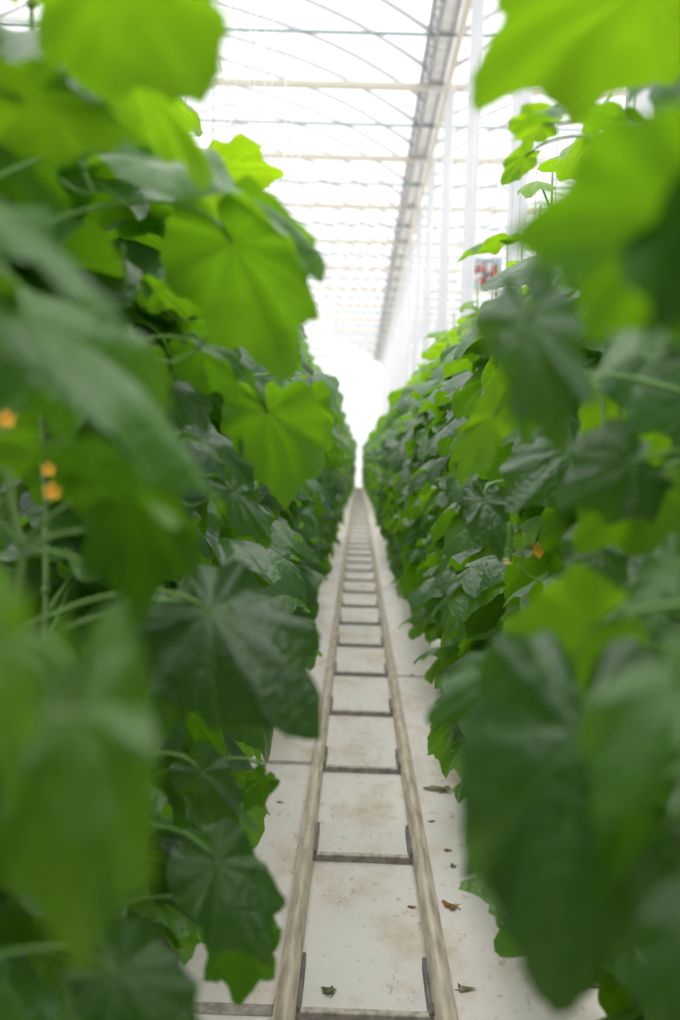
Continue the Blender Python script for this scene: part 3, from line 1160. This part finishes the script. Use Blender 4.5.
build('hub', hb, M['fan_frame'], fan)
for k in range(6):
    a = PI/6 + PI/3*k
    bb = MB()
    d = Vector((math.cos(a), 0, math.sin(a))); t_ = Vector((-math.sin(a), 0, math.cos(a)))
    vs = []
    for i in range(6):
        r_ = .055+.20*i/5
        w_ = .05+.055*math.sin(PI*(.15+.6*i/5))
        for sgn in (-1, 1):
            for th_ in (-.003, .003):
                vs.append(d*r_ + t_*(sgn*w_) + Vector((0, sgn*.03+th_, 0)))
    fs = []
    for i in range(5):
        q = i*4
        fs += [(q, q+4, q+6, q+2), (q+1, q+3, q+7, q+5), (q, q+1, q+5, q+4), (q+2, q+6, q+7, q+3)]
    fs += [(0, 2, 3, 1), (20, 21, 23, 22)]
    bb.add(vs, fs)
    bl = build('blade', bb, M['fan_white'] if k % 2 else M['red'], fan)
    tag(bl, 'white fan blade' if k % 2 else 'red fan blade')
gb = MB()
for k in range(3):
    a = PI/2 + PI/3*k
    gb.tube([(math.cos(a)*S*.93, -.075, math.sin(a)*S*.93), (-math.cos(a)*S*.93, -.075, -math.sin(a)*S*.93)], .012, 6)
build('guard_bar', gb, M['bracket'], fan)
hg = MB()
for sx_ in (-.2, .2):
    hg.tube([(sx_, 0, S), (sx_, 0, GZ-.15-FP.z)], .008, 6)
build('hanger', hg, M['alu'], fan)


# ------------------------------------------------------------------ dead leaves on the ground cover
def floor_at(px, py):
    d = CAMROT @ Vector(((px - W/2)/F, -(py - HT/2)/F, -1))
    return CAMPOS + d*(-CAMPOS.z/d.z)


def dead_leaf(px, py, size, rz, mat, label, seed, flat=.5):
    res, fs, co, vn, tp = blade_raw(seed, 48, 6, 1.0, 1.2, .06, .30, .1, .8, .6)
    k = 1
    mb = MB()
    vv = [Vector((v.x*size, v.y*size, v.z*size*flat)) for v in res]
    lo = min(v.z for v in vv)
    vv = [Vector((v.x, v.y, v.z-lo+.001)) for v in vv]
    cen = sum(vv, Vector())/len(vv)
    mb.add([v-Vector((cen.x, cen.y, 0)) for v in vv], fs, 0, co, vn)
    o = build('fallen_leaf', mb, mat, None, True, floor_at(px, py))
    o.rotation_euler = (0, 0, rz)
    tag(o, label, 'leaf', 'dead leaves on the ground cover')
    s_ = MB(); s_.tube([Vector((-cen.x, -cen.y, .004)), Vector((-cen.x+.01, -cen.y-size*.3, .004)), Vector((-cen.x-.005, -cen.y-size*.6, .003))], [.0022, .0018, .0015], 5)
    build('petiole', s_, mat, o)
    return o


dead_leaf(442, 791, .095, 1.4, M['dry'], 'largest withered grey-green leaf lying just outside the right rail', 1, .35)
dead_leaf(452, 908, .05, 1.2, M['rust_leaf'], 'orange-brown dead leaf on the floor outside the right rail', 2, .5)
dead_leaf(329, 993, .042, .4, M['dry'], 'small olive dead leaf between the rails near the left rail', 3, .5)
dead_leaf(464, 990, .04, -1.2, M['dry'], 'dark green leaf scrap right of the right rail, lowest in view', 4, .5)
dead_leaf(453, 867, .022, .8, M['dry'], 'tiny dark curled leaf bit on the floor right of the right rail', 5, .6)
dead_leaf(432, 822, .022, 2.2, M['dry'], 'tiny dark leaf scrap touching the right rail, beyond the brown one', 6, .5)
dead_leaf(412, 908, .022, 1.6, M['rust_leaf'], 'small orange leaf scrap just inside the right rail', 7, .4)
dead_leaf(448, 851, .024, 1.5, M['rust_leaf'], 'thin brown leaf strip outside the right rail beside the cross bar', 8, .4)
dead_leaf(280, 803, .025, 1.3, M['rust_leaf'], 'small brown leaf scrap on the floor left of the left rail', 9, .4)
dead_leaf(412, 676, .035, .3, M['dry'], 'small grey dead leaf under the right row, next to a floor seam', 10, .5)

# ------------------------------------------------------------------ colour management
vs_ = bpy.context.scene.view_settings
vs_.view_transform = 'Standard'
vs_.look = 'None'
vs_.gamma = 1.0
vs_.use_curve_mapping = False
vs_.exposure = 0.12
cy = bpy.context.scene.cycles
cy.max_bounces = 10
cy.transparent_max_bounces = 16
cy.diffuse_bounces = 6
cy.transmission_bounces = 8
